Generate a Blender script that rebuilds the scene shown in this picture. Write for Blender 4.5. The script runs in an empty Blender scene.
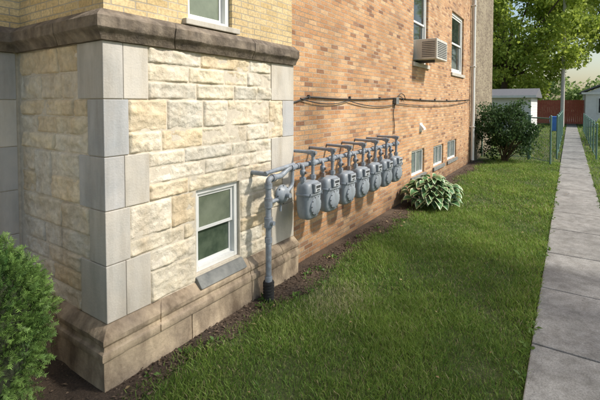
import bpy, bmesh, math, random
import numpy as np
from mathutils import Vector, noise
random.seed(7); rng=np.random.default_rng(7)
scene=bpy.context.scene
R=math.radians

# ---------------------------------------------------------------- materials
def newmat(name):
    m=bpy.data.materials.new(name); m.use_nodes=True
    nt=m.node_tree; b=nt.nodes['Principled BSDF']
    return m,nt,b
def N(nt,t,**kw):
    n=nt.nodes.new(t)
    for k,v in kw.items(): setattr(n,k,v)
    return n
def ramp(nt,stops,interp='LINEAR'):
    r=N(nt,'ShaderNodeValToRGB'); cr=r.color_ramp; cr.interpolation=interp
    while len(cr.elements)<len(stops): cr.elements.new(0.5)
    for e,(p,c) in zip(cr.elements,stops):
        e.position=p; e.color=(c[0],c[1],c[2],1)
    return r
def mixc(nt,fac,a,b,mode='MIX'):
    m=N(nt,'ShaderNodeMix',data_type='RGBA',blend_type=mode)
    if isinstance(fac,(int,float)): m.inputs[0].default_value=fac
    else: nt.links.new(fac,m.inputs[0])
    for i,v in ((6,a),(7,b)):
        if isinstance(v,tuple): m.inputs[i].default_value=(v[0],v[1],v[2],1)
        else: nt.links.new(v,m.inputs[i])
    return m.outputs[2]
def noisen(nt,scale,detail=6,rough=0.6,vec=None):
    n=N(nt,'ShaderNodeTexNoise'); n.inputs['Scale'].default_value=scale
    n.inputs['Detail'].default_value=detail; n.inputs['Roughness'].default_value=rough
    if vec is None:
        tc=N(nt,'ShaderNodeTexCoord'); vec=tc.outputs['Object']
    nt.links.new(vec,n.inputs['Vector']); return n
def addbump(nt,b,h,strength,dist=0.01):
    bp=N(nt,'ShaderNodeBump'); bp.inputs['Strength'].default_value=strength
    bp.inputs['Distance'].default_value=dist
    nt.links.new(h,bp.inputs['Height']); nt.links.new(bp.outputs[0],b.inputs['Normal'])
def streaks(nt,col,lo=.55,amount=.5,hi=.62,scale=(7,7,.9),tint=(.42,.36,.29)):
    """water-run staining: noise stretched vertically, darkening the stone"""
    tc=N(nt,'ShaderNodeTexCoord'); mp=N(nt,'ShaderNodeMapping'); mp.inputs['Scale'].default_value=scale
    nt.links.new(tc.outputs['Object'],mp.inputs[0]); n=noisen(nt,1.0,6,.65,mp.outputs[0])
    r=ramp(nt,[(lo-.08,(0,0,0)),(hi+.08,(amount,)*3)]); nt.links.new(n.outputs[0],r.inputs[0])
    dark=mixc(nt,1.0,col,tint,'MULTIPLY')
    return mixc(nt,r.outputs[0],col,dark)
def simple(name,c1,c2=None,scale=8,rough=0.7,bump=0.0,bscale=60,metal=0.0,rand=0.0,streak=None,hue=None):
    m,nt,b=newmat(name)
    c2=c2 or tuple(x*0.8 for x in c1)
    n=noisen(nt,scale)
    r=ramp(nt,[(0.32,c1),(0.68,c2)]); nt.links.new(n.outputs[0],r.inputs[0])
    col=r.outputs[0]
    if rand>0:
        oi=N(nt,'ShaderNodeObjectInfo')
        rr=ramp(nt,hue or [(0,(1-rand,)*3),(1,(1+rand*0.3,)*3)]); nt.links.new(oi.outputs['Random'],rr.inputs[0])
        col=mixc(nt,1.0,col,rr.outputs[0],'MULTIPLY')
    if streak: col=streaks(nt,col,*streak)
    nt.links.new(col,b.inputs['Base Color'])
    b.inputs['Roughness'].default_value=rough; b.inputs['Metallic'].default_value=metal
    if bump>0:
        n2=noisen(nt,bscale,8); addbump(nt,b,n2.outputs[0],bump)
    return m
def brick(name,stops,mortar,bw=0.195,rh=0.0615,ms=0.0055,dirt=True):
    m,nt,b=newmat(name)
    tc=N(nt,'ShaderNodeTexCoord'); s=N(nt,'ShaderNodeSeparateXYZ'); nt.links.new(tc.outputs['Object'],s.inputs[0])
    ad=N(nt,'ShaderNodeMath',operation='ADD'); nt.links.new(s.outputs[0],ad.inputs[0]); nt.links.new(s.outputs[1],ad.inputs[1])
    c=N(nt,'ShaderNodeCombineXYZ'); nt.links.new(ad.outputs[0],c.inputs[0]); nt.links.new(s.outputs[2],c.inputs[1])
    wn=noisen(nt,6,3,0.5); vm=N(nt,'ShaderNodeVectorMath',operation='MULTIPLY_ADD')
    nt.links.new(wn.outputs['Color'],vm.inputs[0]); vm.inputs[1].default_value=(0.01,0.008,0); nt.links.new(c.outputs[0],vm.inputs[2])
    t=N(nt,'ShaderNodeTexBrick'); nt.links.new(vm.outputs[0],t.inputs['Vector'])
    t.inputs['Color1'].default_value=(0,0,0,1); t.inputs['Color2'].default_value=(1,1,1,1); t.inputs['Mortar'].default_value=(.5,.5,.5,1)
    t.inputs['Scale'].default_value=1; t.inputs['Mortar Size'].default_value=ms; t.inputs['Mortar Smooth'].default_value=0.25
    t.inputs['Brick Width'].default_value=bw; t.inputs['Row Height'].default_value=rh
    r=ramp(nt,stops); nt.links.new(t.outputs['Color'],r.inputs[0])
    n1=noisen(nt,45,6); r1=ramp(nt,[(0.3,(.68,.68,.68)),(0.7,(1.15,1.15,1.15))]); nt.links.new(n1.outputs[0],r1.inputs[0])
    col=mixc(nt,1.0,r.outputs[0],r1.outputs[0],'MULTIPLY')
    nm=noisen(nt,2.2,4); rm=ramp(nt,[(.35,tuple(x*.6 for x in mortar)),(.65,tuple(min(1,x*1.2) for x in mortar))]); nt.links.new(nm.outputs[0],rm.inputs[0])
    col=mixc(nt,t.outputs['Fac'],col,rm.outputs[0])
    n2=noisen(nt,1.3,5); r2=ramp(nt,[(0.3,(.76,.74,.72)),(0.65,(1.08,1.08,1.08))]); nt.links.new(n2.outputs[0],r2.inputs[0])
    col=mixc(nt,1.0,col,r2.outputs[0],'MULTIPLY')
    if dirt:
        nd=noisen(nt,3,5); ma0=N(nt,'ShaderNodeMath',operation='MULTIPLY_ADD'); nt.links.new(nd.outputs[0],ma0.inputs[0]); ma0.inputs[1].default_value=-.5; nt.links.new(s.outputs[2],ma0.inputs[2])
        mr=N(nt,'ShaderNodeMapRange'); nt.links.new(ma0.outputs[0],mr.inputs[0]); mr.inputs[1].default_value=-.25; mr.inputs[2].default_value=0.3
        mr.inputs[3].default_value=0.5; mr.inputs[4].default_value=1.0
        cc=N(nt,'ShaderNodeCombineColor')
        for i in range(3): nt.links.new(mr.outputs[0],cc.inputs[i])
        col=mixc(nt,1.0,col,cc.outputs[0],'MULTIPLY')
    nt.links.new(col,b.inputs['Base Color']); b.inputs['Roughness'].default_value=0.9
    inv=N(nt,'ShaderNodeMath',operation='SUBTRACT'); inv.inputs[0].default_value=1; nt.links.new(t.outputs['Fac'],inv.inputs[1])
    ma=N(nt,'ShaderNodeMath',operation='MULTIPLY_ADD'); nt.links.new(n1.outputs[0],ma.inputs[0]); ma.inputs[1].default_value=0.45; nt.links.new(inv.outputs[0],ma.inputs[2])
    addbump(nt,b,ma.outputs[0],0.8,0.008)
    return m
def attrmat(name,rough=0.6,translucent=0.0,noise_amt=0.15,scale=30,bump=0,bscale=60,streak=None,bdist=.01):
    m,nt,b=newmat(name)
    a=N(nt,'ShaderNodeAttribute'); a.attribute_name='Col'
    n=noisen(nt,scale); r=ramp(nt,[(0.3,(1-noise_amt,)*3),(0.7,(1+noise_amt,)*3)]); nt.links.new(n.outputs[0],r.inputs[0])
    col=mixc(nt,1.0,a.outputs['Color'],r.outputs[0],'MULTIPLY')
    if streak: col=streaks(nt,col,*streak)
    nt.links.new(col,b.inputs['Base Color']); b.inputs['Roughness'].default_value=rough
    b.inputs['Specular IOR Level'].default_value=0.25
    if bump: 
        n2=noisen(nt,bscale,8,.7); addbump(nt,b,n2.outputs[0],bump,bdist)
    if translucent>0:
        tr=N(nt,'ShaderNodeBsdfTranslucent'); nt.links.new(col,tr.inputs[0])
        mx=N(nt,'ShaderNodeMixShader'); mx.inputs[0].default_value=translucent
        nt.links.new(b.outputs[0],mx.inputs[1]); nt.links.new(tr.outputs[0],mx.inputs[2])
        nt.links.new(mx.outputs[0],nt.nodes['Material Output'].inputs[0])
    return m

M_ORANGE=brick('orange_brick',[(0,(.26,.13,.075)),(.10,(.50,.255,.12)),(.4,(.65,.38,.19)),(.62,(.54,.28,.135)),(.85,(.70,.46,.26)),(1,(.36,.19,.11))],(.46,.39,.30))
M_YELLOW=brick('yellow_brick',[(0,(.64,.47,.23)),(.5,(.76,.60,.34)),(1,(.68,.51,.27))],(.52,.46,.36),ms=.005,dirt=False)
M_OLIVE=brick('olive_brick',[(0,(.20,.15,.10)),(.5,(.30,.24,.16)),(1,(.36,.30,.20))],(.35,.31,.25))
M_ROUGH=attrmat('split_limestone',0.92,0,0.16,18,0.8,45,(.54,.6,.64,(5,5,1.2),(.66,.56,.44)),.014)
M_MORTAR=simple('stone_mortar',(.66,.59,.48),(.50,.44,.35),20,0.95,.3,80)
HUE=[(0,(.74,.78,.84)),(.3,(.9,.91,.94)),(.6,(1.10,1.04,.94)),(1,(.82,.84,.87))]
M_QUOIN=simple('smooth_limestone',(.45,.45,.44),(.57,.54,.50),4,0.85,.3,70,rand=.22,hue=HUE,streak=(.50,.6,.60,(6,6,1.0),(.58,.54,.48)))
M_QUOINW=simple('warm_limestone',(.64,.585,.50),(.53,.495,.44),4,0.85,.3,70,rand=.12,streak=(.52,.55,.60,(6,6,1.0),(.62,.56,.47)))
M_CORN=simple('weathered_stone',(.11,.088,.07),(.30,.245,.185),9,0.92,.8,35,streak=(.45,.7,.6,(9,9,1.5),(.45,.40,.35)))
M_PLINTH=simple('plinth_stone',(.30,.235,.17),(.62,.49,.335),3,0.92,.7,35,streak=(.45,.9,.55,(4,4,1.6),(.28,.25,.23)))
M_SILL=simple('grey_sill_stone',(.13,.135,.13),(.25,.25,.23),9,0.9,.4,60)
M_WHITE=simple('white_frame_paint',(.80,.80,.78),(.70,.70,.67),5,0.4)
M_PIPE=simple('grey_pipe_paint',(.31,.345,.385),(.20,.23,.27),14,0.42,.25,60,streak=(.54,.75,.66,(16,16,16),(.62,.45,.34)))
M_METER=simple('meter_grey_paint',(.34,.375,.41),(.25,.285,.325),6,0.40,.14,80,streak=(.5,.65,.62,(14,14,3),(.56,.53,.49)))
M_DARKM=simple('dark_metal',(.05,.055,.06),(.08,.08,.085),12,0.5)
M_DIAL=simple('dial_plate',(.62,.64,.66),(.5,.52,.55),40,0.3)
M_RUST=simple('rusty_fitting',(.24,.13,.07),(.20,.18,.17),30,0.7,.3,60)
M_RUBBER=simple('black_sleeve',(.015,.015,.016),(.03,.03,.03),20,0.7)
M_CABLE=simple('black_cable',(.03,.03,.03),(.05,.045,.04),20,0.6)
M_ACP=simple('ac_plastic',(.66,.64,.58),(.57,.55,.50),6,0.5,streak=(.5,.5,.62,(9,9,1.5),(.55,.5,.42)))
M_BARK=simple('bark',(.12,.085,.06),(.07,.05,.035),12,0.95,.6,30)
M_STEM=simple('stem',(.07,.05,.03),(.1,.08,.04),20,.9)
M_ROOF=simple('asphalt_shingle',(.16,.16,.17),(.11,.11,.12),12,.9)
M_SIDING=simple('white_siding',(.76,.76,.74),(.68,.68,.66),3,.6)
M_REDW=simple('red_fence_paint',(.72,.20,.13),(.58,.14,.10),6,.7)
M_GREENP=simple('green_fence_paint',(.10,.20,.165),(.14,.24,.20),10,.5)
M_POLE=simple('weathered_pole',(.54,.50,.45),(.44,.41,.37),8,.9)
M_BLUE=simple('blue_plastic',(.05,.17,.52),(.04,.14,.44),4,.4)
M_BLOCKG=simple('dark_glass_block',(.22,.25,.24),(.12,.15,.15),9,.2)  # mottled dark grey-green for the side basement windows
m,nt,b=newmat('window_glass'); b.inputs['Roughness'].default_value=.04
n=noisen(nt,3); r=ramp(nt,[(.35,(.015,.02,.02)),(.7,(.06,.08,.07))]); nt.links.new(n.outputs[0],r.inputs[0]); nt.links.new(r.outputs[0],b.inputs['Base Color']); M_GLASS=m
m,nt,b=newmat('obscured_glass'); n=noisen(nt,4); r=ramp(nt,[(.35,(.13,.155,.11)),(.65,(.22,.25,.18))]); nt.links.new(n.outputs[0],r.inputs[0]); nt.links.new(r.outputs[0],b.inputs['Base Color']); b.inputs['Roughness'].default_value=.10; M_GLASSG=m
m,nt,b=newmat('dark_glass_lower'); n=noisen(nt,5); r=ramp(nt,[(.35,(.03,.05,.035)),(.65,(.10,.13,.09))]); nt.links.new(n.outputs[0],r.inputs[0]); nt.links.new(r.outputs[0],b.inputs['Base Color']); b.inputs['Roughness'].default_value=.05; M_GLASSD=m
# concrete
m,nt,b=newmat('concrete'); 
n1=noisen(nt,1.6,8,.65); n2=noisen(nt,90,4,.7); n3=noisen(nt,9,6)
r1=ramp(nt,[(.3,(.18,.175,.165)),(.5,(.28,.275,.26)),(.72,(.36,.35,.33))]); nt.links.new(n1.outputs[0],r1.inputs[0])
r2=ramp(nt,[(.3,(.62,.62,.62)),(.7,(1.28,1.28,1.28))]); nt.links.new(n2.outputs[0],r2.inputs[0])
r3=ramp(nt,[(.35,(.74,.73,.71)),(.6,(1.06,1.06,1.06))]); nt.links.new(n3.outputs[0],r3.inputs[0])
oi=N(nt,'ShaderNodeObjectInfo'); r4=ramp(nt,[(0,(.84,.84,.84)),(1,(1.08,1.08,1.08))]); nt.links.new(oi.outputs['Random'],r4.inputs[0])
c=mixc(nt,1.,r1.outputs[0],r2.outputs[0],'MULTIPLY'); c=mixc(nt,1.,c,r3.outputs[0],'MULTIPLY'); c=mixc(nt,1.,c,r4.outputs[0],'MULTIPLY')
v=N(nt,'ShaderNodeTexVoronoi',feature='DISTANCE_TO_EDGE'); v.inputs['Scale'].default_value=.7
tc=N(nt,'ShaderNodeTexCoord'); wn=noisen(nt,5,6,.6); vm=N(nt,'ShaderNodeVectorMath',operation='MULTIPLY_ADD'); nt.links.new(wn.outputs['Color'],vm.inputs[0]); vm.inputs[1].default_value=(.25,.25,0); nt.links.new(tc.outputs['Object'],vm.inputs[2]); nt.links.new(vm.outputs[0],v.inputs['Vector'])
r5=ramp(nt,[(0,(.5,.5,.5)),(.004,(1,1,1))]); nt.links.new(v.outputs[0],r5.inputs[0]); c=mixc(nt,.5,c,r5.outputs[0],'MULTIPLY')
nt.links.new(c,b.inputs['Base Color']); b.inputs['Roughness'].default_value=.9; addbump(nt,b,n2.outputs[0],.45,.004); M_CONC=m
m,nt,b=newmat('soil_and_turf'); n1=noisen(nt,1.2,6); n2=noisen(nt,50,6,.7)
r1=ramp(nt,[(.35,(.06,.085,.025)),(.7,(.10,.12,.045))]); nt.links.new(n1.outputs[0],r1.inputs[0])
r2=ramp(nt,[(.3,(.5,.5,.5)),(.7,(1.4,1.35,1.2))]); nt.links.new(n2.outputs[0],r2.inputs[0])
c=mixc(nt,1.,r1.outputs[0],r2.outputs[0],'MULTIPLY'); nt.links.new(c,b.inputs['Base Color']); b.inputs['Roughness'].default_value=1; addbump(nt,b,n2.outputs[0],.8,.02); M_SOIL=m
m,nt,b=newmat('bare_soil'); n1=noisen(nt,60,8,.75); n0=noisen(nt,2.5,5); r1=ramp(nt,[(.3,(.04,.03,.021)),(.55,(.12,.085,.06)),(.75,(.24,.18,.13))]); nt.links.new(n1.outputs[0],r1.inputs[0])
r0=ramp(nt,[(.35,(.6,.6,.6)),(.65,(1.35,1.3,1.22))]); nt.links.new(n0.outputs[0],r0.inputs[0]); c=mixc(nt,1.,r1.outputs[0],r0.outputs[0],'MULTIPLY')
nt.links.new(c,b.inputs['Base Color']); b.inputs['Roughness'].default_value=1; addbump(nt,b,n1.outputs[0],1,.03); M_MULCH=m
M_GRASS=attrmat('grass_blades',.5,.4,.12,5)
M_LEAF=attrmat('leaves',.5,.4,.1,3)
M_TLEAF=attrmat('tree_leaves',.5,.5,.1,3)
M_YEW=attrmat('yew_needles',.5,.25,.15,8)
M_CHIP=attrmat('chips',.9,0,.2,40)

# ---------------------------------------------------------------- geometry helpers
def link(o,parent=None):
    scene.collection.objects.link(o)
    if parent: o.parent=parent
    return o
def empty(name,loc=(0,0,0)):
    e=bpy.data.objects.new(name,None); e.location=loc; e.empty_display_size=.2; return link(e)
def meshobj(name,verts,faces,mat,parent=None,smooth=False):
    me=bpy.data.meshes.new(name); me.from_pydata([tuple(v) for v in verts],[],faces); me.update()
    if mat: me.materials.append(mat)
    if smooth: me.polygons.foreach_set('use_smooth',[True]*len(me.polygons))
    return link(bpy.data.objects.new(name,me),parent)
def bevel(o,w,seg=2):
    md=o.modifiers.new('bevel','BEVEL'); md.width=w; md.segments=seg; md.limit_method='ANGLE'; return o
def box(name,x0,x1,y0,y1,z0,z1,mat,parent=None,bev=0):
    v=[(x,y,z) for x in (x0,x1) for y in (y0,y1) for z in (z0,z1)]
    f=[(0,1,3,2),(4,6,7,5),(0,4,5,1),(2,3,7,6),(0,2,6,4),(1,5,7,3)]
    o=meshobj(name,v,f,mat,parent)
    if bev: bevel(o,bev)
    return o
def fillet(pts,rad,seg=5):
    pts=[Vector(p) for p in pts]; out=[pts[0]]
    for i in range(1,len(pts)-1):
        a,bb,c=pts[i-1],pts[i],pts[i+1]
        d1=(a-bb); d2=(c-bb); r=min(rad,d1.length*.45,d2.length*.45)
        p1=bb+d1.normalized()*r; p2=bb+d2.normalized()*r
        for k in range(seg+1):
            t=k/seg; out.append(p1*(1-t)**2+bb*2*t*(1-t)+p2*t*t)
    out.append(pts[-1]); return out
def tube(name,pts,rad,mat,parent=None,n=12,fil=0,cap=True):
    if fil: 
        pts=fillet(pts,fil)
    pts=[Vector(p) for p in pts]
    rads=rad if isinstance(rad,(list,tuple)) else [rad]*len(pts)
    V=[];F=[]
    t0=(pts[1]-pts[0]).normalized(); up=Vector((0,0,1)) if abs(t0.z)<.9 else Vector((1,0,0))
    nrm=t0.cross(up).normalized()
    for i,p in enumerate(pts):
        if i==0: t=t0
        elif i==len(pts)-1: t=(pts[i]-pts[i-1]).normalized()
        else: t=((pts[i+1]-pts[i]).normalized()+(pts[i]-pts[i-1]).normalized()).normalized()
        nrm=(nrm-t*nrm.dot(t)).normalized(); bn=t.cross(nrm)
        for k in range(n):
            a=2*math.pi*k/n; V.append(p+(nrm*math.cos(a)+bn*math.sin(a))*rads[i])
        if i:
            for k in range(n):
                a0=(i-1)*n+k; a1=(i-1)*n+(k+1)%n; F.append((a0,a1,a1+n,a0+n))
    if cap:
        F.append(tuple(range(n))[::-1]); F.append(tuple((len(pts)-1)*n+k for k in range(n)))
    o=meshobj(name,V,F,mat,parent,True)
    me=o.data
    for p in me.polygons:
        if len(p.vertices)>4: p.use_smooth=False
    try: me.set_sharp_from_angle(angle=R(50))
    except Exception: pass
    return o
def fast(name,V,k,mat,parent=None,cols=None,smooth=False):
    V=np.asarray(V,dtype=np.float32).reshape(-1,3); nf=len(V)//k
    me=bpy.data.meshes.new(name); me.vertices.add(len(V)); me.vertices.foreach_set('co',V.ravel())
    me.loops.add(nf*k); me.loops.foreach_set('vertex_index',np.arange(nf*k,dtype=np.int32))
    me.polygons.add(nf); me.polygons.foreach_set('loop_start',np.arange(0,nf*k,k,dtype=np.int32))
    me.polygons.foreach_set('loop_total',np.full(nf,k,dtype=np.int32))
    me.update(calc_edges=True)
    if cols is not None:
        ca=me.color_attributes.new('Col','FLOAT_COLOR','POINT')
        c=np.ones((len(V),4),dtype=np.float32); c[:,:3]=cols; ca.data.foreach_set('color',c.ravel())
    me.materials.append(mat)
    return link(bpy.data.objects.new(name,me),parent)
def leaves(name,C,size,colA,colB,mat,parent=None,aspect=.55,up=.3,shade=None):
    n=len(C); size=size*rng.uniform(.6,1.3,n)
    d=rng.normal(size=(n,3)); d[:,2]-=up*.5; d/=np.linalg.norm(d,axis=1)[:,None]
    q=rng.normal(size=(n,3)); q[:,2]*=.6; w=np.cross(d,q); w/=np.linalg.norm(w,axis=1)[:,None]
    nn=np.cross(d,w)
    L=d*size[:,None]; W=w*size[:,None]*aspect*.5
    p0=C; p1=C+L*.45+W+nn*size[:,None]*.08; p2=C+L; p3=C+L*.45-W+nn*size[:,None]*.08
    V=np.stack([p0,p1,p2,p3],1).reshape(-1,3)
    t=rng.random(n)[:,None]
    if shade is not None: t=np.clip(t*.6+shade[:,None]*.4,0,1)
    col=np.array(colA)*(1-t)+np.array(colB)*t
    col=col*rng.uniform(.8,1.2,n)[:,None]
    return fast(name,V,4,mat,parent,np.repeat(col,4,0))
def flatleaves(name,C,size,colA,colB,mat,parent=None,aspect=.6):
    """debris lying on the ground"""
    n=len(C); size=size*rng.uniform(.5,1.3,n); th=rng.uniform(0,6.283,n)
    d=np.stack([np.cos(th),np.sin(th),rng.normal(0,.18,n)],1); w=np.stack([-np.sin(th),np.cos(th),rng.normal(0,.25,n)],1)
    L=d*size[:,None]; W=w*size[:,None]*aspect*.5; u=np.array([0,0,1.])*size[:,None]*.12
    V=np.stack([C,C+L*.45+W+u,C+L,C+L*.45-W+u],1).reshape(-1,3); t=rng.random(n)[:,None]
    col=np.array(colA)*(1-t)+np.array(colB)*t
    return fast(name,V,4,mat,parent,np.repeat(col,4,0))
def clumps(center,rad,nc,cr,nl,flat=1.0,inner=.45):
    cs=[]
    while len(cs)<nc:
        p=rng.uniform(-1,1,3); r=np.linalg.norm(p)
        if r<1 and r>inner: cs.append(p*np.array(rad)+np.array(center))
    cs=np.array(cs); P=[];S=[]
    for c in cs:
        m_=int(nl*rng.uniform(.6,1.3)); q=rng.normal(size=(m_,3)); q/=np.linalg.norm(q,axis=1)[:,None]
        rr=cr*rng.uniform(.6,1.3); q*=(rng.random(m_)**.4)[:,None]
        P.append(c+q*rr*np.array([1,1,.75*flat])); S.append(np.full(m_,rng.random()))
    return cs,np.concatenate(P),np.concatenate(S)

# ---------------------------------------------------------------- building
XW=-2.70; YC=1.566; XL=-4.05; YE=3.87; XB=-2.78
bld=empty('apartment_building')
def wallX(name,x,y0,y1,z0,z1,openings,mat,depth=.12):
    ys=sorted({y0,y1,*[o[0] for o in openings],*[o[1] for o in openings]}); zs=sorted({z0,z1,*[o[2] for o in openings],*[o[3] for o in openings]})
    V=[];F=[]
    def q(a,b_,c,d): i=len(V); V.extend([a,b_,c,d]); F.append((i,i+1,i+2,i+3))
    for i in range(len(ys)-1):
        for j in range(len(zs)-1):
            cy=(ys[i]+ys[i+1])/2; cz=(zs[j]+zs[j+1])/2
            if any(o[0]<cy<o[1] and o[2]<cz<o[3] for o in openings): continue
            q((x,ys[i],zs[j]),(x,ys[i+1],zs[j]),(x,ys[i+1],zs[j+1]),(x,ys[i],zs[j+1]))
    for (a,b_,c,d) in openings:
        xi=x-depth
        q((x,a,c),(x,a,d),(xi,a,d),(xi,a,c)); q((x,b_,c),(xi,b_,c),(xi,b_,d),(x,b_,d))
        q((x,a,c),(xi,a,c),(xi,b_,c),(x,b_,c)); q((x,a,d),(x,b_,d),(xi,b_,d),(xi,a,d))
    return meshobj(name,V,F,mat,bld)
def window(pre,x,y0,y1,z0,z1,fw=.05,mat=M_WHITE,mid=True,glassL=M_GLASS,glassU=M_GLASS,panes=1):
    g=.002
    box(pre+'_jamb_l',x-.06,x,y0+g,y0+fw,z0+g,z1-g,mat,bld,.004); box(pre+'_jamb_r',x-.06,x,y1-fw,y1-g,z0+g,z1-g,mat,bld,.004)
    box(pre+'_head',x-.06,x-.001,y0+fw,y1-fw,z1-fw,z1-g,mat,bld,.003); box(pre+'_bottom',x-.06,x-.001,y0+fw,y1-fw,z0+g,z0+fw,mat,bld,.003)
    zm=(z0+z1)/2
    ya,yb,za,zb=y0+fw,y1-fw,z0+fw,z1-fw
    s=fw*.6
    if mid:
        for (lo,hi,xo,gl,nm) in ((za,zm+s*.5,x-.045,glassL,'lower'),(zm-s*.5,zb,x-.02,glassU,'upper')):
            box(f'{pre}_{nm}_sash_l',xo-.018,xo,ya,ya+s,lo,hi,mat,bld,.002); box(f'{pre}_{nm}_sash_r',xo-.018,xo,yb-s,yb,lo,hi,mat,bld,.002)
            box(f'{pre}_{nm}_sash_b',xo-.018,xo-.001,ya+s,yb-s,lo,lo+s,mat,bld,.002); box(f'{pre}_{nm}_sash_t',xo-.018,xo-.001,ya+s,yb-s,hi-s,hi,mat,bld,.002)
            meshobj(f'{pre}_{nm}_glass',[(xo-.01,ya+s,lo+s),(xo-.01,yb-s,lo+s),(xo-.01,yb-s,hi-s),(xo-.01,ya+s,hi-s)],[(0,1,2,3)],gl,bld)
    else:
        meshobj(f'{pre}_glass',[(x-.03,ya,za),(x-.03,yb,za),(x-.03,yb,zb),(x-.03,ya,zb)],[(0,1,2,3)],glassL,bld)
        for k in range(1,panes):
            yy=ya+(yb-ya)*k/panes; box(f'{pre}_mullion_{k}',x-.035,x-.012,yy-.012,yy+.012,za,zb,mat,bld)

WIN=(2.386,2.944,.49,1.235)
wallX('stone_base_core',XW,YC,YE,0,2.5,[WIN],M_MORTAR,.14)
meshobj('stone_base_front_core',[(XL,YC,0),(XW,YC,0),(XW,YC,2.5),(XL,YC,2.5)],[(0,1,2,3)],M_MORTAR,bld)
meshobj('stone_base_side_core',[(XL,-4,0),(XL,YC,0),(XL,YC,2.5),(XL,-4,2.5)],[(0,1,2,3)],M_MORTAR,bld)
window('basement_window',XW-.03,*WIN,fw=.048,glassL=M_GLASSD,glassU=M_GLASSG)
def sweep(name,prof,mat,yend=YE,amp=.004,seed=0,joints=((),(),())):
    """moulding swept round the corners; worn edges and open joints between the blocks"""
    P=[]
    for i in range(len(prof)-1):
        n_=max(1,int(math.dist(prof[i],prof[i+1])/.03))
        for k in range(n_): t=k/n_; P.append((prof[i][0]*(1-t)+prof[i+1][0]*t,prof[i][1]*(1-t)+prof[i+1][1]*t))
    P.append(prof[-1]); n=len(P)
    path=[((XL,-4,0),(1,0)),((XL,YC,0),(1,-1)),((XW,YC,0),(1,-1)),((XW,yend,0),(1,0))]
    secs=[]
    for s in range(3):
        (a,na),(b_,nb)=path[s],path[s+1]; L=math.dist(a,b_); st=max(1,int(L/.05))
        ts=[(k/st,0) for k in range(st+(s==2))]
        for j in joints[s]:
            t=j/L; ts=[q for q in ts if abs(q[0]-t)*L>.01]
            ts+=[(t-.005/L,0),(t-.002/L,1),(t+.002/L,1),(t+.005/L,0)]
        for (t,dp) in sorted(ts): secs.append((a,na,b_,nb,t,dp))
    V=[];F=[]
    for (a,na,b_,nb,t,dp) in secs:
        for (o,z) in P:
            A=Vector((a[0]+na[0]*o,a[1]+na[1]*o,z)); B=Vector((b_[0]+nb[0]*o,b_[1]+nb[1]*o,z)); p=A.lerp(B,t)
            q=noise.fractal(p*9+Vector((seed,0,0)),1,2,4)*amp; chip=max(0,noise.noise(p*5+Vector((0,seed,3)))-.35)*.04
            f=1 if o>0.02 else 0
            dirn=Vector((1,0,0)) if abs(b_[0]-a[0])<.01 else Vector((0,-1,0))
            if t==0 and a!=path[0][0]: dirn=Vector((1,-1,0))
            p=p+dirn*(q-chip-dp*.012)*f+Vector((0,0,q*.6*f)); V.append(p)
    for s in range(len(secs)-1):
        for i in range(n-1):
            a=s*n+i; F.append((a,a+n,a+n+1,a+1))
    F.append(tuple((len(secs)-1)*n+i for i in range(n)))
    o=meshobj(name,V,F,mat,bld,True); o.data.set_sharp_from_angle(angle=R(32)); return o
sweep('stone_cornice',[(-.02,2.44),(.035,2.44),(.05,2.47),(.07,2.50),(.082,2.508),(.09,2.52),(.09,2.595),(.08,2.607),(.02,2.655),(-.02,2.66)],M_CORN,seed=1,joints=((2,3.4,4.6),(.75,),(.62,1.55)))
sweep('plinth_base',[(.075,-.1),(.078,.215),(.07,.221),(-.01,.222)],M_PLINTH,seed=5,joints=((2,3.2,4.4),(.6,),(.75,1.5)))
sweep('plinth_moulding',[(.0,.223),(.092,.223),(.10,.25),(.095,.275),(.075,.285),(.07,.31),(.083,.33),(.083,.36),(.076,.37),(.012,.425),(-.01,.43)],M_PLINTH,seed=9,joints=((2.5,3.7),(.7,),(.45,1.48,2.0)))
crs=[.43,.845,1.235,1.62,2.03,2.44]
rw=[.42,.22,.42,.22,.42]; fwid=[.33,.2,.33,.2,.33]
g=.003
lw=[.35,.18,.35,.18,.35]
for i in range(5):
    z0,z1=crs[i]+g,crs[i+1]-g
    if i%2:
        box(f'corner_quoin_{i}',XW-fwid[i],XW+.012,YC-.012,YC+lw[i],z0,z1,M_QUOIN,bld,.005)
    else:
        box(f'corner_quoin_{i}',XW-fwid[i],XW+.012,YC-.012,YC+.14,z0,z1,M_QUOIN,bld,.005)
        box(f'corner_quoin_side_{i}',XW-.05,XW+.0115,YC+.14+g,YC+lw[i],z0,z1,M_QUOINW,bld,.005)
    box(f'end_quoin_{i}',XW-.05,XW+.011,YE-rw[i],YE-.001,z0,z1,M_QUOIN if i%2 else M_QUOINW,bld,.004)
    yy=YC-.02; k=0
    while yy>-3.9:
        w=.55 if (k+i)%2 else .8
        box(f'side_ashlar_{i}_{k}',XL-.05,XL+.011,yy-w+g,yy-g,z0,z1,M_QUOINW if (i+k)%3==0 else M_QUOIN,bld,.004); yy-=w; k+=1
RV=[];RF=[];RC=[]
PAL=[(.73,.655,.52),(.75,.68,.56),(.71,.625,.49),(.76,.70,.58),(.74,.63,.46),(.69,.64,.54),(.75,.66,.50),(.72,.60,.42)]
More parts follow.
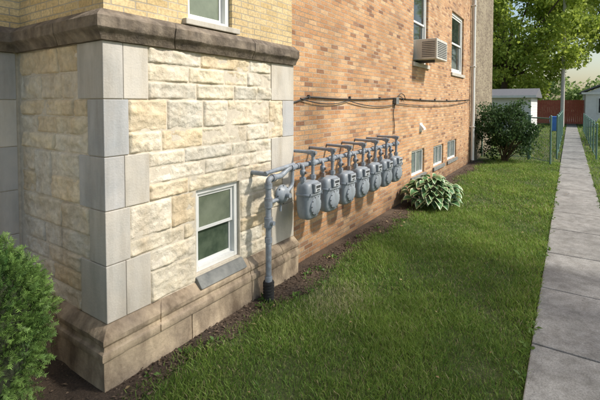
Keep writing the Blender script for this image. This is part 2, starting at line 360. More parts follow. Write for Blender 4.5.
def rough(plane,axis,h0,h1,z0,z1,amp=.018):
    gx=.0025; h0+=gx;h1-=gx;z0+=gx;z1-=gx
    if h1-h0<.03 or z1-z0<.03: return
    nx=max(4,int((h1-h0)/.011)); nz=max(4,int((z1-z0)/.011)); base=len(RV)
    c0=random.choice(PAL); k=random.uniform(.91,1.03)
    off=Vector((random.uniform(0,50),random.uniform(0,50),random.uniform(0,50))); bulge=random.uniform(.6,1.2); tx=random.uniform(-.012,.012); tz=random.uniform(-.05,.05)
    for j in range(nz+1):
        for i in range(nx+1):
            h=h0+(h1-h0)*i/nx; z=z0+(z1-z0)*j/nz
            e=min(h-h0,h1-h,z-z0,z1-z); f=1-math.exp(-e/.004)
            p=Vector((h,z,0))
            n1=noise.fractal(Vector((h*5,z*9,0))+off,1.0,2.0,3); n2=noise.fractal(p*28+off,.8,2.1,4)
            rid=noise.ridged_multi_fractal(Vector((h*3,z*8,.3))+off,1.0,2.0,3,1.0,2.0)*.5
            out=-.002+f*(.007*bulge+amp*n1*.85+.005*n2+.009*rid+tx*((h-h0)/(h1-h0)-.5)+tz*(z-z0)*.5)
            out=max(out,-.0015) if e>.004 else out
            if i in(0,nx): h+=noise.noise(Vector((z*25,off.x,i)))*.004
            if j in(0,nz): z+=noise.noise(Vector((h*25,off.y,j)))*.004
            RV.append((plane+out,h,z) if axis=='X' else (h,plane-out,z))
            s=k*(1+.10*n1+.08*n2)*(.88+.12*f); wv=max(0,min(1,n1*.8)); RC.append((c0[0]*s,c0[1]*s*(1-.05*wv),c0[2]*s*(1-.16*wv)))
    for j in range(nz):
        for i in range(nx):
            a=base+j*(nx+1)+i; RF.append((a,a+1,a+nx+2,a+nx+1))
def row(plane,axis,h0,h1,z0,z1,lo,hi):
    h=h0
    while h<h1-1e-4:
        w=random.uniform(lo,hi)
        if h1-h-w<.13: w=h1-h
        if w>hi*1.25: w=w/2
        rough(plane,axis,h,h+w,z0,z1); h+=w
def fill(plane,axis,h0,h1,z0,z1):
    W=h1-h0; H=z1-z0
    s=random.choice([.5,.4,.6,.45,.33])
    zm=z0+H*s
    if W>.75 and random.random()<.4:
        tw=random.uniform(.22,.34); pos=random.choice([0,1,2]); a=h0 if pos==0 else (h1-tw if pos==1 else h0+(W-tw)*random.uniform(.35,.65))
        rough(plane,axis,a,a+tw,z0,z1)
        for (p,q) in ((h0,a),(a+tw,h1)):
            if q-p>.05: row(plane,axis,p,q,z0,zm,.28,.62); row(plane,axis,p,q,zm,z1,.28,.62)
    elif random.random()<.4:
        row(plane,axis,h0,h1,z0,z0+H*.34,.3,.65); row(plane,axis,h0,h1,z0+H*.34,z0+H*.68,.3,.65); row(plane,axis,h0,h1,z0+H*.68,z1,.3,.65)
    else: row(plane,axis,h0,h1,z0,zm,.28,.62); row(plane,axis,h0,h1,zm,z1,.32,.7)
for i in range(5):
    z0,z1=crs[i],crs[i+1]; a=YC+lw[i]; b_=YE-rw[i]
    if z1<=1.24:
        fill(XW,'X',a,WIN[0]-.006,z0,z1); fill(XW,'X',WIN[1]+.006,b_,z0,z1)
    else: fill(XW,'X',a,b_,z0,z1)
    fill(YC,'Y',XL+.06,XW-fwid[i],z0,z1)
o=meshobj('split_stones',RV,RF,M_ROUGH,bld,True)
ca=o.data.color_attributes.new('Col','FLOAT_COLOR','POINT'); cc=np.ones((len(RC),4),dtype=np.float32); cc[:,:3]=RC; ca.data.foreach_set('color',cc.ravel())
o=meshobj('window_sill_stone',[(XW-.12,2.37,.485),(XW-.12,2.96,.485),(XW+.022,2.96,.468),(XW+.022,2.37,.468),(XW+.088,2.37,.385),(XW+.088,2.96,.385),(XW-.12,2.37,.35),(XW-.12,2.96,.35)],[(0,3,2,1),(3,4,5,2),(0,6,4,3),(1,2,5,7),(6,7,5,4)],M_SILL,bld); bevel(o,.006)
XY=XW-.015
UW=(2.33,2.87,2.70,4.1)
wallX('yellow_brick_wall',XY,YC+.015,YE,2.655,9,[UW],M_YELLOW,.12)
meshobj('yellow_brick_front',[(XL,YC+.015,2.655),(XY,YC+.015,2.655),(XY,YC+.015,9),(XL,YC+.015,9)],[(0,1,2,3)],M_YELLOW,bld)
meshobj('yellow_brick_side',[(XL+.001,-4,2.655),(XL+.001,YC+.015,2.655),(XL+.001,YC+.015,9),(XL+.001,-4,9)],[(0,1,2,3)],M_YELLOW,bld)
window('upper_window',XY-.04,*UW,fw=.055,glassL=M_GLASSG)
box('upper_window_sill',XY-.1,XY+.05,2.27,2.93,2.665,2.715,M_QUOINW,bld,.006)
meshobj('yellow_brick_return',[(XY,YE,2.5),(XB-.05,YE,2.5),(XB-.05,YE,9),(XY,YE,9)],[(0,1,2,3)],M_YELLOW,bld)
meshobj('stone_return',[(XW,YE,0),(XB-.05,YE,0),(XB-.05,YE,2.5),(XW,YE,2.5)],[(0,1,2,3)],M_MORTAR,bld)
ops=[(8.45,9.5,2.88,4.7),(11.75,13.25,2.87,4.6),(8.39,9.3,.41,.97),(10.05,10.99,.41,.93),(11.41,12.45,.41,.95)]
wallX('orange_brick_wall',XB,YE,14.4,-.1,9,ops,M_ORANGE,.13)
window('side_window',XB-.05,*ops[0],fw=.07,glassU=M_GLASS)
window('side_window_far',XB-.05,*ops[1],fw=.09)
window('basement_window_b',XB-.04,*ops[2],fw=.05,mid=False,panes=2,glassL=M_BLOCKG)
window('basement_window_c',XB-.04,*ops[3],fw=.05,mid=False,panes=3,glassL=M_BLOCKG)
window('basement_window_d',XB-.04,*ops[4],fw=.05,mid=False,panes=2,glassL=M_BLOCKG)
for k,oo in enumerate(ops):
    box(f'window_sill_{k}',XB-.1,XB+.04,oo[0]-.06,oo[1]+.06,oo[2]-.09,oo[2]-.002,M_QUOINW if k<2 else M_SILL,bld,.006)
meshobj('rear_brick_wing',[(XB+.04,14.5,-.1),(XB+.04,18.6,-.1),(XB+.04,18.6,9),(XB+.04,14.5,9)],[(0,1,2,3)],M_OLIVE,bld)
meshobj('rear_wing_ends',[(XB-.05,14.5,-.1),(XB+.04,14.5,-.1),(XB+.04,14.5,9),(XB-.05,14.5,9),(XB+.04,18.6,-.1),(-14,18.6,-.1),(-14,18.6,9),(XB+.04,18.6,9)],[(0,1,2,3),(4,5,6,7)],M_OLIVE,bld)
meshobj('brick_joint',[(XB,14.4,-.1),(XB,14.5,-.1),(XB,14.5,9),(XB,14.4,9)],[(0,1,2,3)],M_OLIVE,bld)
meshobj('roof',[(-14,-4,8.8),(XL,-4,8.8),(XL,YC,8.8),(XY,YC,8.8),(XB,YE,8.8),(XB,18.6,8.8),(-14,18.6,8.8)],[tuple(range(7))],M_ROOF,bld)
tube('downspout',[(XB+.10,14.32,0.1),(XB+.10,14.32,8.7)],.055,M_WHITE,bld,8)
for z in (1.2,3.2,5.2): box(f'downspout_strap_{z}',XB+.0,XB+.165,14.25,14.39,z,z+.03,M_WHITE,bld)

# ---------------------------------------------------------------- air conditioner
ac=empty('window_air_conditioner')
ax0,ax1,ay0,ay1,az0,az1=XB-.05,XB+.46,8.55,9.4,2.93,3.36
box('housing',ax0,ax1,ay0,ay1,az0,az1,M_ACP,ac,.012)
for k in range(9):
    z=az0+.05+k*.038
    box(f'side_louvre_{k}',ax0+.2,ax1-.04,ay0-.006,ay0,z,z+.014,M_DARKM,ac)
    box(f'rear_louvre_{k}',ax1,ax1+.006,ay0+.06,ay1-.06,z,z+.018,M_DARKM,ac)
box('support_bracket',ax0,ax1-.1,ay0+.2,ay0+.24,az0-.06,az0-.002,M_DARKM,ac)

# ---------------------------------------------------------------- gas installation
gp=empty('gas_pipe_manifold')
px=-2.50
def coupling(name,p,axis,r,l,mat=M_PIPE,par=gp,n=12):
    d=Vector({'X':(1,0,0),'Y':(0,1,0),'Z':(0,0,1)}[axis])*l/2; p=Vector(p); tube(name,[p-d,p+d],r,mat,par,n)
ry=3.15
tube('riser',[(px,ry,-.05),(px,ry,1.24),(px,ry+.22,1.24),(px,ry+.34,1.30),(px,6.75,1.30)],.030,M_PIPE,gp,14,.045)
coupling('riser_elbow_collar',(px,ry,1.17),'Z',.040,.05); coupling('riser_elbow_collar_b',(px,ry+.08,1.24),'Y',.040,.05)
coupling('tee',(px,ry,1.0),'Z',.042,.10); coupling('riser_valve',(px,ry,.80),'Z',.044,.10); coupling('riser_valve_core',(px+.03,ry,.80),'X',.022,.09)
coupling('riser_collar_low',(px,ry,.62),'Z',.038,.05); coupling('riser_collar_base',(px,ry,.22),'Z',.038,.05)
tube('black_sleeve',[(px,ry,-.06),(px,ry,.2)],.052,M_RUBBER,gp,16)
for k in range(7): coupling(f'sleeve_ring_{k}',(px,ry,.0+.03*k),'Z',.058,.012,M_RUBBER,n=16)
tube('upper_branch',[(px,ry-.05,1.30),(px,ry+.10,1.31),(px,ry+.45,1.33)],.022,M_PIPE,gp,12)
tube('wall_branch',[(px,ry-.02,1.29),(XW-.02,ry-.02,1.29)],.024,M_PIPE,gp,12)
tube('regulator_branch',[(px,ry,1.0),(px,ry+.20,1.0),(px+.0,ry+.42,1.10),(px,ry+.42,1.28)],.022,M_PIPE,gp,12,.05)
tube('regulator_body',[(px-.05,ry+.23,1.04),(px-.03,ry+.23,1.04),(px-.015,ry+.23,1.04),(px-.01,ry+.23,1.04),(px+.01,ry+.23,1.04),(px+.02,ry+.23,1.04),(px+.05,ry+.23,1.04),(px+.06,ry+.23,1.04)],[.04,.085,.09,.102,.102,.09,.07,.03],M_METER,gp,24)
for k in range(8):
    a=k*math.pi/4; tube(f'regulator_bolt_{k}',[(px-.02,ry+.23+.093*math.cos(a),1.04+.093*math.sin(a)),(px+.024,ry+.23+.093*math.cos(a),1.04+.093*math.sin(a))],.007,M_DARKM,gp,6)
tube('regulator_spring_cap',[(px+.05,ry+.23,1.04),(px+.11,ry+.23,1.04)],.026,M_METER,gp,14)
tube('regulator_vent',[(px-.02,ry+.23,.96),(px-.02,ry+.23,.86)],.014,M_PIPE,gp,10)
for k in range(8): coupling(f'manifold_coupling_{k}',(px,3.56+.44*k,1.30),'Y',.041,.055)
for k in range(7): coupling(f'manifold_tee_{k}',(px,3.685+.44*k,1.30),'Y',.038,.075)
coupling('manifold_end_cap',(px,6.76,1.30),'Y',.038,.06)
mx=-2.43; mz=.925
def sect(w,d,z,n=40,e=.55):
    out=[]
    for k in range(n):
        a=2*math.pi*k/n; c_,s_=math.cos(a),math.sin(a)
        out.append((d*math.copysign(abs(c_)**e,c_),w*math.copysign(abs(s_)**e,s_),z))
    return out
def loft(name,secs,mat,parent):
    n=len(secs[0]); V=[v for s in secs for v in s]; F=[]
    for i in range(len(secs)-1):
        for k in range(n):
            a=i*n+k; b_=i*n+(k+1)%n; F.append((a,b_,b_+n,a+n))
    F.append(tuple(range(n))[::-1]); F.append(tuple((len(secs)-1)*n+k for k in range(n)))
    o=meshobj(name,V,F,mat,parent,True)
    try:o.data.set_sharp_from_angle(angle=R(45))
    except Exception: pass
    return o
for i in range(7):
    my=3.79+.44*i
    e=empty('gas_meter' if i==0 else f'gas_meter.{i:03d}',(mx,my,mz+random.uniform(-.012,.012))); e.rotation_euler=(0,R(random.uniform(-1.5,1.5)),R(random.uniform(-5,5)))
    loft('lower_casing',[sect(.05,.035,-.235),sect(.10,.06,-.228),sect(.128,.078,-.205),sect(.143,.09,-.15),sect(.15,.098,-.05),sect(.152,.10,.045)],M_METER,e)
    loft('flange',[sect(.160,.108,.045),sect(.162,.11,.05),sect(.162,.11,.062),sect(.160,.108,.067)],M_METER,e)
    loft('upper_casing',[sect(.152,.10,.067),sect(.15,.098,.12),sect(.138,.088,.165),sect(.115,.07,.185),sect(.06,.04,.192)],M_METER,e)
    tube('front_cover',[(.085,0,-.075),(.104,0,-.075),(.112,0,-.075),(.118,0,-.075)],[.108,.105,.085,.04],M_METER,e,28)
    for k in range(10):
        a=k*math.pi/5; tube(f'bolt_{k}',[(.095,.098*math.cos(a),-.075+.098*math.sin(a)),(.113,.098*math.cos(a),-.075+.098*math.sin(a))],.006,M_DARKM,e,6)
    for k in range(7):
        tube(f'flange_bolt_{k}',[(.102,-.12+.04*k,.035),(.102,-.12+.04*k,.078)],.006,M_METER,e,6)
    box('index_box',.06,.125,-.07,.07,.075,.175,M_METER,e,.008)
    box('index_plate',.1245,.129,-.058,.058,.087,.163,M_DIAL,e,.002)
    box('index_window',.1285,.132,-.045,.045,.125,.155,M_DARKM,e)
    box('badge',.1285,.131,-.03,.03,.095,.112,M_DARKM,e)
    for s,nm in ((-1,'inlet'),(1,'outlet')):
        tube(nm+'_neck',[(-.01,s*.105,.15),(-.01,s*.105,.235)],.026,M_METER,e,14)
        tube(nm+'_union',[(-.01,s*.105,.20),(-.01,s*.105,.245)],.037,M_RUST if (i+s)%3==0 else M_PIPE,e,6)
    tube('inlet_pipe',[(-.01,-.105,.24),(-.01,-.105,.375),(-.07,-.105,.375)],.019,M_PIPE,e,12,.03)
    tube('shutoff_valve',[(-.01,-.105,.27),(-.01,-.105,.285),(-.01,-.105,.315),(-.01,-.105,.33)],[.024,.034,.034,.024],M_PIPE,e,12)
    tube('valve_head',[(.01,-.105,.30),(.045,-.105,.30)],.016,M_RUST,e,8)
    tube('outlet_pipe',[(-.01,.105,.24),(-.01,.105,.50),(XB-mx-.01,.105,.50)],.020,M_PIPE,e,12,.02)
    tube('outlet_elbow',[(-.01,.105,.46),(-.01,.105,.52)],.029,M_PIPE,e,12)
    tube('outlet_elbow_arm',[(-.01,.105,.50),(-.07,.105,.50)],.029,M_PIPE,e,12)
    tube('outlet_plug',[(.0,.105,.50),(.035,.105,.50)],.022,M_PIPE,e,8)
    tube('outlet_coupling',[(-.01,.105,.36),(-.01,.105,.40)],.028,M_PIPE,e,12)

# ---------------------------------------------------------------- cables and small wall things
cb=empty('wall_cable')
def sag(y0,z0,y1,z1,s,x=XB+.02,n=8):
    return [(x,y0+(y1-y0)*k/n,z0+(z1-z0)*k/n-s*4*(k/n)*(1-k/n)) for k in range(n+1)]
tube('cable_a',sag(3.88,1.99,4.25,2.07,-.0)+sag(4.3,2.08,7.3,2.10,.03)+sag(7.35,2.10,14.2,2.12,.05),.010,M_CABLE,cb,8)
tube('cable_b',sag(4.1,2.06,5.4,2.04,.06,XB+.03)+sag(5.45,2.03,7.35,1.98,.06,XB+.03)+sag(7.4,2.0,13.9,2.06,.10,XB+.03),.007,M_CABLE,cb,8)
tube('cable_drop',[(XB+.02,7.4,2.1),(XB+.03,7.3,1.98),(XB+.02,7.25,1.8),(XB+.02,7.32,1.6),(XB+.02,7.3,1.42)],.008,M_CABLE,cb,8,.05)
tube('cable_loop',[(XB+.03,7.35,2.0),(XB+.05,7.55,2.2),(XB+.04,7.8,2.16),(XB+.03,7.9,2.06)],.008,M_CABLE,cb,8,.08)
for k in range(9): box(f'clip_{k}',XB,XB+.034,4.3+k*1.15,4.32+k*1.15,2.06,2.105,M_DARKM,cb)
jb=empty('cable_junction_box'); box('box_body',XB,XB+.06,7.29,7.42,1.99,2.1,M_SILL,jb,.008); box('box_lid',XB+.06,XB+.07,7.28,7.43,1.98,2.11,M_SILL,jb,.004)
vt=empty('wall_vent_hood')
meshobj('hood',[(XB,8.93,1.54),(XB,9.09,1.54),(XB+.09,9.09,1.44),(XB+.09,8.93,1.44),(XB,8.93,1.38),(XB,9.09,1.38),(XB+.09,8.93,1.40),(XB+.09,9.09,1.40)],[(0,3,2,1),(3,6,7,2),(0,4,6,3),(1,2,7,5)],M_WHITE,vt)
box('vent_plate',XB,XB+.008,8.91,9.11,1.36,1.56,M_WHITE,vt)

# ---------------------------------------------------------------- ground
meshobj('ground',[(-300,-60,-.012),(300,-60,-.012),(300,600,-.012),(-300,600,-.012)],[(0,1,2,3)],M_SOIL)
def mx_edge(y): return -2.44+.06*math.sin(y*2.1)+.04*math.sin(y*5.3+1)
V=[];F=[];ny=160
for k in range(ny+1):
    y=-4+19*k/ny; xr=mx_edge(y)+.08 if y>1.4 else -1.9
    V+=[(-4.2 if y<1.55 else -2.85,y,0.0),(xr,y,.0)]
    if k: a=2*k; F.append((a-2,a-1,a+1,a))
meshobj('soil_bed',V,F,M_MULCH)
sw=empty('sidewalk'); y=-6; k=0
while y<60:
    L=1.22; box(f'slab_{k}',-.225,.52,y+.006,y+L-.006,-.08,.028+random.uniform(-.005,.005),M_CONC,sw,.009)
    y+=L; k+=1
n=6500; yy=rng.uniform(.2,14,n); e=np.array([mx_edge(v) for v in yy]); xx=-2.66+(rng.random(n))*(e+2.66+.14)
front=yy<1.5; xx[front]=rng.uniform(-4,-1.9,front.sum())
C=np.stack([xx,yy,rng.uniform(.0,.012,n)],1)
chips=flatleaves('soil_crumbs',C,.028,(.035,.024,.016),(.18,.13,.09),M_CHIP,None,.6); chips.parent=bpy.data.objects['soil_bed']
n=90; yy=rng.uniform(1.2,13,n); xx=np.where(rng.random(n)<.75,-2.62+rng.random(n)*.4,-2.3+rng.random(n)*2.6)
C=np.stack([xx,yy,np.where(xx<-2.3,.012,rng.uniform(.035,.05,n))],1); flatleaves('fallen_leaves',C,.04,(.20,.13,.06),(.38,.30,.16),M_CHIP)
def grass(n,x0,x1,y0,y1,w,h,edge=False,name='lawn_part'):
    X=rng.uniform(x0,x1,n); Y=rng.uniform(y0,y1,n)
    pn=np.sin(X*3.1+Y*1.7)+np.sin(Y*2.9-X*2.2+1)+np.sin(X*7+3)*.6+np.sin(Y*6.3+X*5)*.6
    pn2=np.sin(X*11+Y*7.3)+np.sin(Y*13-X*9+2)
    keep=rng.random(n)<(.80+.12*pn+.08*pn2)
    if edge:
        ee=-2.44+.06*np.sin(Y*2.1)+.04*np.sin(Y*5.3+1)
        d=X-ee; keep&=rng.random(n)<np.clip((d/.34+.18+.08*pn2),0,1)
        keep&=rng.random(n)>.6*np.exp(-(((X+1.98)/.2)**2+((Y-3.55)/.28)**2))  # turf thinned where the sun patch is painted
    X=X[keep];Y=Y[keep];pn=pn[keep];pn2=pn2[keep];n=len(X)
    h=h*rng.uniform(.45,1.25,n)*(1+.14*pn+.06*pn2); w=w*rng.uniform(.7,1.3,n); th=rng.uniform(0,2*np.pi,n)+.5*pn; ln=rng.uniform(.15,1.1,n)*h
    dx=np.cos(th);dy=np.sin(th); ph=rng.uniform(0,2*np.pi,n); wx=np.cos(ph)*w*.5; wy=np.sin(ph)*w*.5
    Z=np.full(n,-.012)
    p0=np.stack([X-wx*.6,Y-wy*.6,Z],1); p1=np.stack([X+wx+dx*ln*.35,Y+wy+dy*ln*.35,Z+h*.6],1)
    p2=np.stack([X+dx*ln,Y+dy*ln,Z+h],1); p3=np.stack([X-wx+dx*ln*.35,Y-wy+dy*ln*.35,Z+h*.6],1)
    V=np.stack([p0,p1,p2,p3],1).reshape(-1,3)
    t=np.clip(rng.normal(.5,.28,n)+.12*pn,0,1)[:,None]
    col=np.array((.10,.20,.035))*(1-t)+np.array((.31,.42,.09))*t
    dry=rng.random(n)<.08; col[dry]=np.array((.44,.39,.20))
    sun_patch=np.exp(-(((X+1.95)/.26)**2+((Y-3.55)/.36)**2)); q=rng.random(n)<sun_patch*.7; col[q]=np.array((.54,.51,.29))  # small pool of sunlight painted into the blade colour
    return fast(name,V,4,M_GRASS,None,np.repeat(col,4,0))
lawn=empty('lawn')
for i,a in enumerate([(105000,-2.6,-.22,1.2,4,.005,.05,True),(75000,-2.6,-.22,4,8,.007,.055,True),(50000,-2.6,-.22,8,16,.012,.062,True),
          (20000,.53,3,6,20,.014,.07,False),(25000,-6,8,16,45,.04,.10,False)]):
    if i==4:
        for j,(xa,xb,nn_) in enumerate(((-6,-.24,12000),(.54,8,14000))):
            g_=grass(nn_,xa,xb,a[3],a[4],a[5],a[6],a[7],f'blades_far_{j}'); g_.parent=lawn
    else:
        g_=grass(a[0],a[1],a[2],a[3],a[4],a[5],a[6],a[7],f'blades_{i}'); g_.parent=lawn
C=[]
for k in range(70):
    cy=rng.uniform(1.5,14); cx=-.235+rng.normal(0,.02)
    if rng.random()<.25: cx=.53
    C.append(np.array([cx,cy,.02])+rng.normal(size=(14,3))*np.array([.025,.05,.012]))
leaves('path_edge_weeds',np.concatenate(C),.05,(.06,.13,.03),(.20,.30,.07),M_LEAF,None,.45,-.5)
C=[]
for k in range(34):
    cy=rng.uniform(1.7,7.5); cx=mx_edge(cy)+rng.uniform(-.15,.1); C.append(np.array([cx,cy,.012])+rng.normal(size=(9,3))*np.array([.02,.02,.006]))
leaves('weeds',np.concatenate(C),.045,(.07,.15,.03),(.2,.32,.08),M_LEAF,None,.5,-.8)

# ---------------------------------------------------------------- plants
hx,hy=-2.2,7.9
m,nt,b=newmat('hosta_leaf'); a=N(nt,'ShaderNodeAttribute'); a.attribute_name='Col'; s=N(nt,'ShaderNodeSeparateColor'); nt.links.new(a.outputs['Color'],s.inputs[0])
r=ramp(nt,[(0,(.06,.15,.06)),(.68,(.11,.23,.08)),(.84,(.46,.52,.29)),(1,(.58,.61,.40))]); nn_=noisen(nt,20); ma=N(nt,'ShaderNodeMath',operation='MULTIPLY_ADD'); nt.links.new(nn_.outputs[0],ma.inputs[0]); ma.inputs[1].default_value=.25; 
sb=N(nt,'ShaderNodeMath',operation='SUBTRACT'); nt.links.new(s.outputs[0],sb.inputs[0]); sb.inputs[1].default_value=.12; nt.links.new(sb.outputs[0],ma.inputs[2]); nt.links.new(ma.outputs[0],r.inputs[0])
nt.links.new(r.outputs[0],b.inputs['Base Color']); b.inputs['Roughness'].default_value=.4
V=[];F=[];C=[]
for k in range(230):
    low=k%3==0
    th=random.uniform(0,2*math.pi); reach=random.uniform(.25,.52) if low else random.uniform(.05,.50); hgt=random.uniform(.10,.22) if low else .50*(1-reach*.95)+random.uniform(-.05,.10); L=random.uniform(.15,.25); W=L*random.uniform(.28,.36)
    c=Vector((hx,hy,0)); d=Vector((math.cos(th),math.sin(th),0)); side=Vector((-d.y,d.x,0)); st=c+d*(reach-.03)+Vector((0,0,hgt)); droop=random.uniform(.3,1.0); roll=random.uniform(-.4,.4)
    base=len(V); nu,nv=7,4
    for i in range(nu+1):
        t=i/nu; mid=st+d*L*t*math.cos(droop*t*.7)+Vector((0,0,.04*math.sin(t*2)-L*t*t*droop*.6)); wd=W*math.sin(math.pi*min(1,t**.75*.97+.03))**.8
        for j in range(-nv,nv+1):
            s_=j/nv; p=mid+side*wd*s_*math.cos(roll)+Vector((0,0,wd*(abs(s_)*.35+s_*math.sin(roll)))); p.z=max(p.z,.01); V.append(p)
            C.append(max(abs(s_),(t-.55)*2 if t>.8 else 0))
    w_=2*nv+1
    for i in range(nu):
        for j in range(2*nv): a_=base+i*w_+j; F.append((a_,a_+1,a_+w_+1,a_+w_))
    base=len(V); p0=c+d*random.uniform(.02,.16); 
    for (pp) in (p0,st): V+= [pp-side*.004,pp+side*.004]; C+=[0,0]
    F.append((base,base+1,base+3,base+2))
o=meshobj('hosta_plant',V,F,m,None,True); ca=o.data.color_attributes.new('Col','FLOAT_COLOR','POINT'); cc=np.ones((len(C),4),dtype=np.float32); cc[:,0]=C; ca.data.foreach_set('color',cc.ravel())
sh=empty('leafy_shrub')
cs,P,S=clumps((-1.85,15.3,1.1),(.95,.85,1.05),95,.27,95,inner=.2)
leaves('foliage',P,.09,(.025,.06,.02),(.09,.16,.055),M_LEAF,sh,.6,.5,S)
for k in range(0,95,4): tube(f'stem_{k}',[(-1.85+random.uniform(-.1,.1),15.3,0),((-1.85+cs[k][0])/2,(15.3+cs[k][1])/2,cs[k][2]*.6),tuple(cs[k])],[.02,.014,.006],M_STEM,sh,6)
yw=empty('yew_bush'); yc=np.array([-2.99,.86,.56]); yr=np.array([.36,.40,.57])
n=6500; q=rng.normal(size=(n,3)); q/=np.linalg.norm(q,axis=1)[:,None]; q[:,2]=np.abs(q[:,2])*np.where(rng.random(n)<.3,-1,1)
lump=1+.09*np.sin(q[:,0]*7+1)*np.sin(q[:,1]*8)+.07*np.sin(q[:,2]*11+q[:,0]*6)
base=yc+q*yr*(lump*rng.uniform(.78,1.05,n))[:,None]
NV=[];NC=[]
tw=q+rng.normal(size=(n,3))*.5+np.array([0,0,.35]); tw/=np.linalg.norm(tw,axis=1)[:,None]
sideR=np.cross(tw,rng.normal(size=(n,3))); sideR/=np.linalg.norm(sideR,axis=1)[:,None]; nrm_=np.cross(tw,sideR)
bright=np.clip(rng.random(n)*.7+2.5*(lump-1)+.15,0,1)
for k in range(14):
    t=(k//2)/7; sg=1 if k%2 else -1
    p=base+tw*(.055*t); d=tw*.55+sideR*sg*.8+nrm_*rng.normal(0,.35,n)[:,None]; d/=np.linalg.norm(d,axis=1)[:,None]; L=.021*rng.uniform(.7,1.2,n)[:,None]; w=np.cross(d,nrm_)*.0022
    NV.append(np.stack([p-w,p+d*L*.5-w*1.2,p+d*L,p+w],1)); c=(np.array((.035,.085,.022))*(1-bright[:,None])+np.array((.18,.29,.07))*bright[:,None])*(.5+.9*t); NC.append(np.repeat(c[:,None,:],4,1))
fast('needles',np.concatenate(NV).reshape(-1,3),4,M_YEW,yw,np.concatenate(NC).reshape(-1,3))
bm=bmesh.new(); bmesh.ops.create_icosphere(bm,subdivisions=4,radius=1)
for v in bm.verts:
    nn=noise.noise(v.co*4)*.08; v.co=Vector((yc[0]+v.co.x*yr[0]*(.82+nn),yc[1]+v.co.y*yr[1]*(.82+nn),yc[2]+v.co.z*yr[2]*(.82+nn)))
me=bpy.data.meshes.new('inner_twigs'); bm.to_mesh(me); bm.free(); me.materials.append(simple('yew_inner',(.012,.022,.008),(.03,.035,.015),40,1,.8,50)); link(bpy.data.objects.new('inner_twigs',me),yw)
def tree(name,base,cc_,rad,nc,cr,nl,ls,colA,colB,tr,inner=.45):
    e=empty(name); cs,P,S=clumps(cc_,rad,nc,cr,nl,inner=inner)
    leaves('foliage',P,ls,colA,colB,M_TLEAF,e,.6,.4,S)
    top=Vector(cc_); b0=Vector(base); fork=b0+(top-b0)*.45; fork.z=min(fork.z,cc_[2]-rad[2]*.6)
    tube('trunk',[b0,b0+Vector((.1,0,fork.z*.5)),fork,top],[tr,tr*.8,tr*.65,tr*.25],M_BARK,e,12)
    for k in range(0,nc,max(1,nc//22)):
        t=Vector(cs[k]); md=(fork+t)/2+Vector((0,0,.5)); tube(f'limb_{k}',[fork,md,t],[tr*.4,tr*.22,.04],M_BARK,e,6)
tree('maple_tree',(-5.5,42,0),(-4.6,42,9.0),(6.2,5.5,6.4),190,1.15,190,.32,(.16,.25,.03),(.54,.62,.12),.4)
tree('maple_tree.001',(6,52,0),(3.5,50,13.0),(7,6,6.0),150,1.2,170,.34,(.17,.26,.03),(.55,.62,.12),.45)
tree('maple_tree.002',(-13,55,0),(-12,55,8.5),(7,5,6),80,1.4,150,.4,(.08,.15,.03),(.28,.38,.07),.4)
tree('unseen_shade_tree',(6.2,7.5,0),(4.9,6.4,7.0),(2.3,2.7,1.5),30,.52,75,.17,(.06,.12,.02),(.2,.28,.06),.14,inner=0)  # unseen tree, added to throw dappled shade on lawn and sidewalk
cs,P,S=clumps((-6,78,2.5),(26,3,3.4),170,1.6,90,inner=0); leaves('distant_trees',P,.55,(.12,.20,.06),(.36,.46,.15),M_TLEAF,None,.7,.4,S)
cs,P,S=clumps((1.9,26,.6),(.7,4,.75),60,.35,90,inner=.1); leaves('garden_hedge',P,.11,(.10,.19,.03),(.36,.44,.09),M_LEAF,None,.6,.4,S)

# ---------------------------------------------------------------- fences etc.
def fence(name,segs,h,par_mat=M_GREENP):
    e=empty(name)
    for si,(a,b_) in enumerate(segs):
        a=Vector((a[0],a[1],0));b_=Vector((b_[0],b_[1],0)); L=(b_-a).length; d=(b_-a)/L; k=max(1,round(L/2.4))
        for i in range(k+1): 
            p=a+d*(L*i/k); tube(f'post_{si}_{i}',[p,p+Vector((0,0,h+.06))],.030,par_mat,e,10); tube(f'cap_{si}_{i}',[p+Vector((0,0,h+.06)),p+Vector((0,0,h+.09)),p+Vector((0,0,h+.11))],[.036,.032,.01],par_mat,e,10)
        tube(f'top_rail_{si}',[a+Vector((0,0,h)),b_+Vector((0,0,h))],.021,par_mat,e,8)
        tube(f'bottom_rail_{si}',[a+Vector((0,0,.1)),b_+Vector((0,0,.1))],.012,par_mat,e,6)
        V=[];st=.09; z0=.08
        def seg(p,q):
            w=Vector((0,0,.0036)); V.extend([p-w,q-w,q+w,p+w])
        s=-(h)
        while s<L:
            for sg in (0,1):
                u0,u1=s,s+h-z0; za,zb=(z0,h) if sg==0 else (h,z0)
                c0=max(0,u0);c1=min(L,u1)
                if c1>c0:
                    f0=(c0-u0)/(u1-u0); f1=(c1-u0)/(u1-u0)
                    seg(a+d*c0+Vector((0,0,za+(zb-za)*f0)),a+d*c1+Vector((0,0,za+(zb-za)*f1)))
            s+=st
        fast(f'mesh_{si}',[tuple(v) for v in V],4,par_mat,e)
fence('chain_link_gate',[((-.5,15.3),(-1.15,16.2))],1.5)
fence('chain_link_fence',[((-1.2,16.3),(-2.72,16.3)),((-.36,17),(-.36,30))],1.5)
fence('chain_link_fence.001',[((.8,17.5),(.8,34))],1.2)
rf=empty('red_wooden_fence')
for k in range(70):
    x=-9+k*.15; box(f'board_{k}',x,x+.142,46,46.03,.05,2.3+random.uniform(-.02,.02),M_REDW,rf)
box('rail',-9,1.5,46.031,46.08,1.8,1.9,M_REDW,rf)
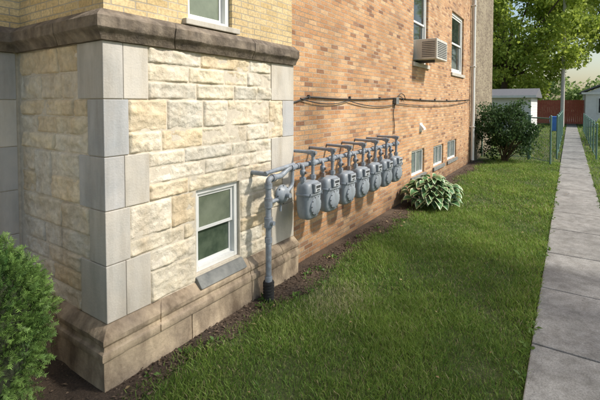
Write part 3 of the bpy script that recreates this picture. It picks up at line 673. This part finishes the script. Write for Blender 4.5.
def gable(name,x0,x1,y0,y1,h,rh,ridge='X',wallm=M_SIDING,win=None):
    e=empty(name); box('walls',x0,x1,y0,y1,0,h,wallm,e)
    z=0.15
    k=0
    while z<h-.1: box(f'siding_{k}',x0-.012,x1+.012,y0-.012,y1+.012,z,z+.02,wallm,e); z+=.2; k+=1
    o_=.3
    if ridge=='X':
        ym=(y0+y1)/2; V=[(x0-o_,y0-o_,h),(x1+o_,y0-o_,h),(x1+o_,ym,h+rh),(x0-o_,ym,h+rh),(x0-o_,y1+o_,h),(x1+o_,y1+o_,h)]
        F=[(0,1,2,3),(3,2,5,4),(0,3,4),(1,5,2)]
    else:
        xm=(x0+x1)/2; V=[(x0-o_,y0-o_,h),(x0-o_,y1+o_,h),(xm,y1+o_,h+rh),(xm,y0-o_,h+rh),(x1+o_,y1+o_,h),(x1+o_,y0-o_,h)]
        F=[(0,1,2,3),(3,2,4,5)]
        meshobj('gable_end',[(x0,y0-.01,h),(x1,y0-.01,h),(xm,y0-.01,h+rh*.9)],[(0,1,2)],wallm,e)
    r_=meshobj('roof',V,F,M_ROOF,e); md=r_.modifiers.new('t','SOLIDIFY'); md.thickness=.12
    box('fascia',x0-o_-.01,x1+o_+.01,y0-o_-.03,y0-o_-.005,h-.14,h+.02,M_WHITE,e)
    if win:
        for i,(a,b_,c,d) in enumerate(win):
            box(f'window_trim_{i}',a-.08,b_+.08,y0-.05,y0-.013,c-.08,d+.08,M_WHITE,e); box(f'window_pane_{i}',a,b_,y0-.06,y0-.051,c,d,M_GLASS,e)
    return e
gable('white_garage',-9,-2.1,30,36,2.5,.55,'X',win=[(-3.6,-2.8,1.1,1.8)])
gable('white_house',1.1,9,42,52,2.9,1.9,'Y',win=[(2.0,2.9,1.2,2.4),(4.5,5.4,1.2,2.4)])
up=empty('utility_pole'); tube('pole',[(-.52,40,0),(-.52,40,14)],[.15,.11],M_POLE,up,12); box('crossarm',-1.7,.66,39.84,39.9,11.5,11.62,M_POLE,up)
for k in range(3): tube(f'insulator_{k}',[(-1.5+k*.95,39.87,11.62),(-1.5+k*.95,39.87,11.8)],.05,M_DARKM,up,8)
rb=empty('recycling_bin')
def frus(name,cx,cy,z0,z1,a0,a1,mat,par):
    V=[(cx+sx*a,cy+sy*a,z) for z,a in ((z0,a0),(z1,a1)) for sx,sy in((-1,-1),(1,-1),(1,1),(-1,1))]
    o=meshobj(name,V,[(3,2,1,0),(4,5,6,7),(0,1,5,4),(1,2,6,5),(2,3,7,6),(3,0,4,7)],mat,par); bevel(o,.03); return o
frus('bin_body',-.85,33,.08,1.0,.24,.32,M_BLUE,rb); frus('bin_lid',-.85,33,1.005,1.09,.34,.31,M_BLUE,rb)
for s in(-1,1): tube('wheel_l' if s<0 else 'wheel_r',[(-.85+s*.2,33.25,.1),(-.85+s*.27,33.25,.1)],.1,M_RUBBER,rb,16)

# ---------------------------------------------------------------- light and camera
az=R(68); el=R(44)
w=bpy.data.worlds.new('World'); scene.world=w; w.use_nodes=True; nt=w.node_tree
sky=nt.nodes.new('ShaderNodeTexSky'); sky.sky_type='NISHITA'; sky.sun_disc=False; sky.sun_elevation=el; sky.sun_rotation=az; sky.dust_density=2.0; sky.air_density=1.3; sky.ozone_density=1.0
bg=nt.nodes['Background']; nt.links.new(sky.outputs[0],bg.inputs[0]); bg.inputs[1].default_value=.15
sd=Vector((math.sin(az)*math.cos(el),math.cos(az)*math.cos(el),math.sin(el)))
L=bpy.data.lights.new('sun','SUN'); L.energy=5.0; L.angle=R(4); L.color=(1,.95,.86); so=link(bpy.data.objects.new('sun',L)); so.rotation_euler=sd.to_track_quat('Z','Y').to_euler(); so.location=(10,10,20)
cam=bpy.data.cameras.new('camera'); co=link(bpy.data.objects.new('camera',cam)); co.location=(0,0,2.0); co.rotation_euler=(R(88),0,R(33.9)); cam.lens=24.1; cam.sensor_width=36; cam.shift_y=-.138; cam.clip_end=2000; cam.clip_start=.05
scene.camera=co
scene.view_settings.view_transform='Standard'; scene.view_settings.look='None'; scene.view_settings.exposure=0
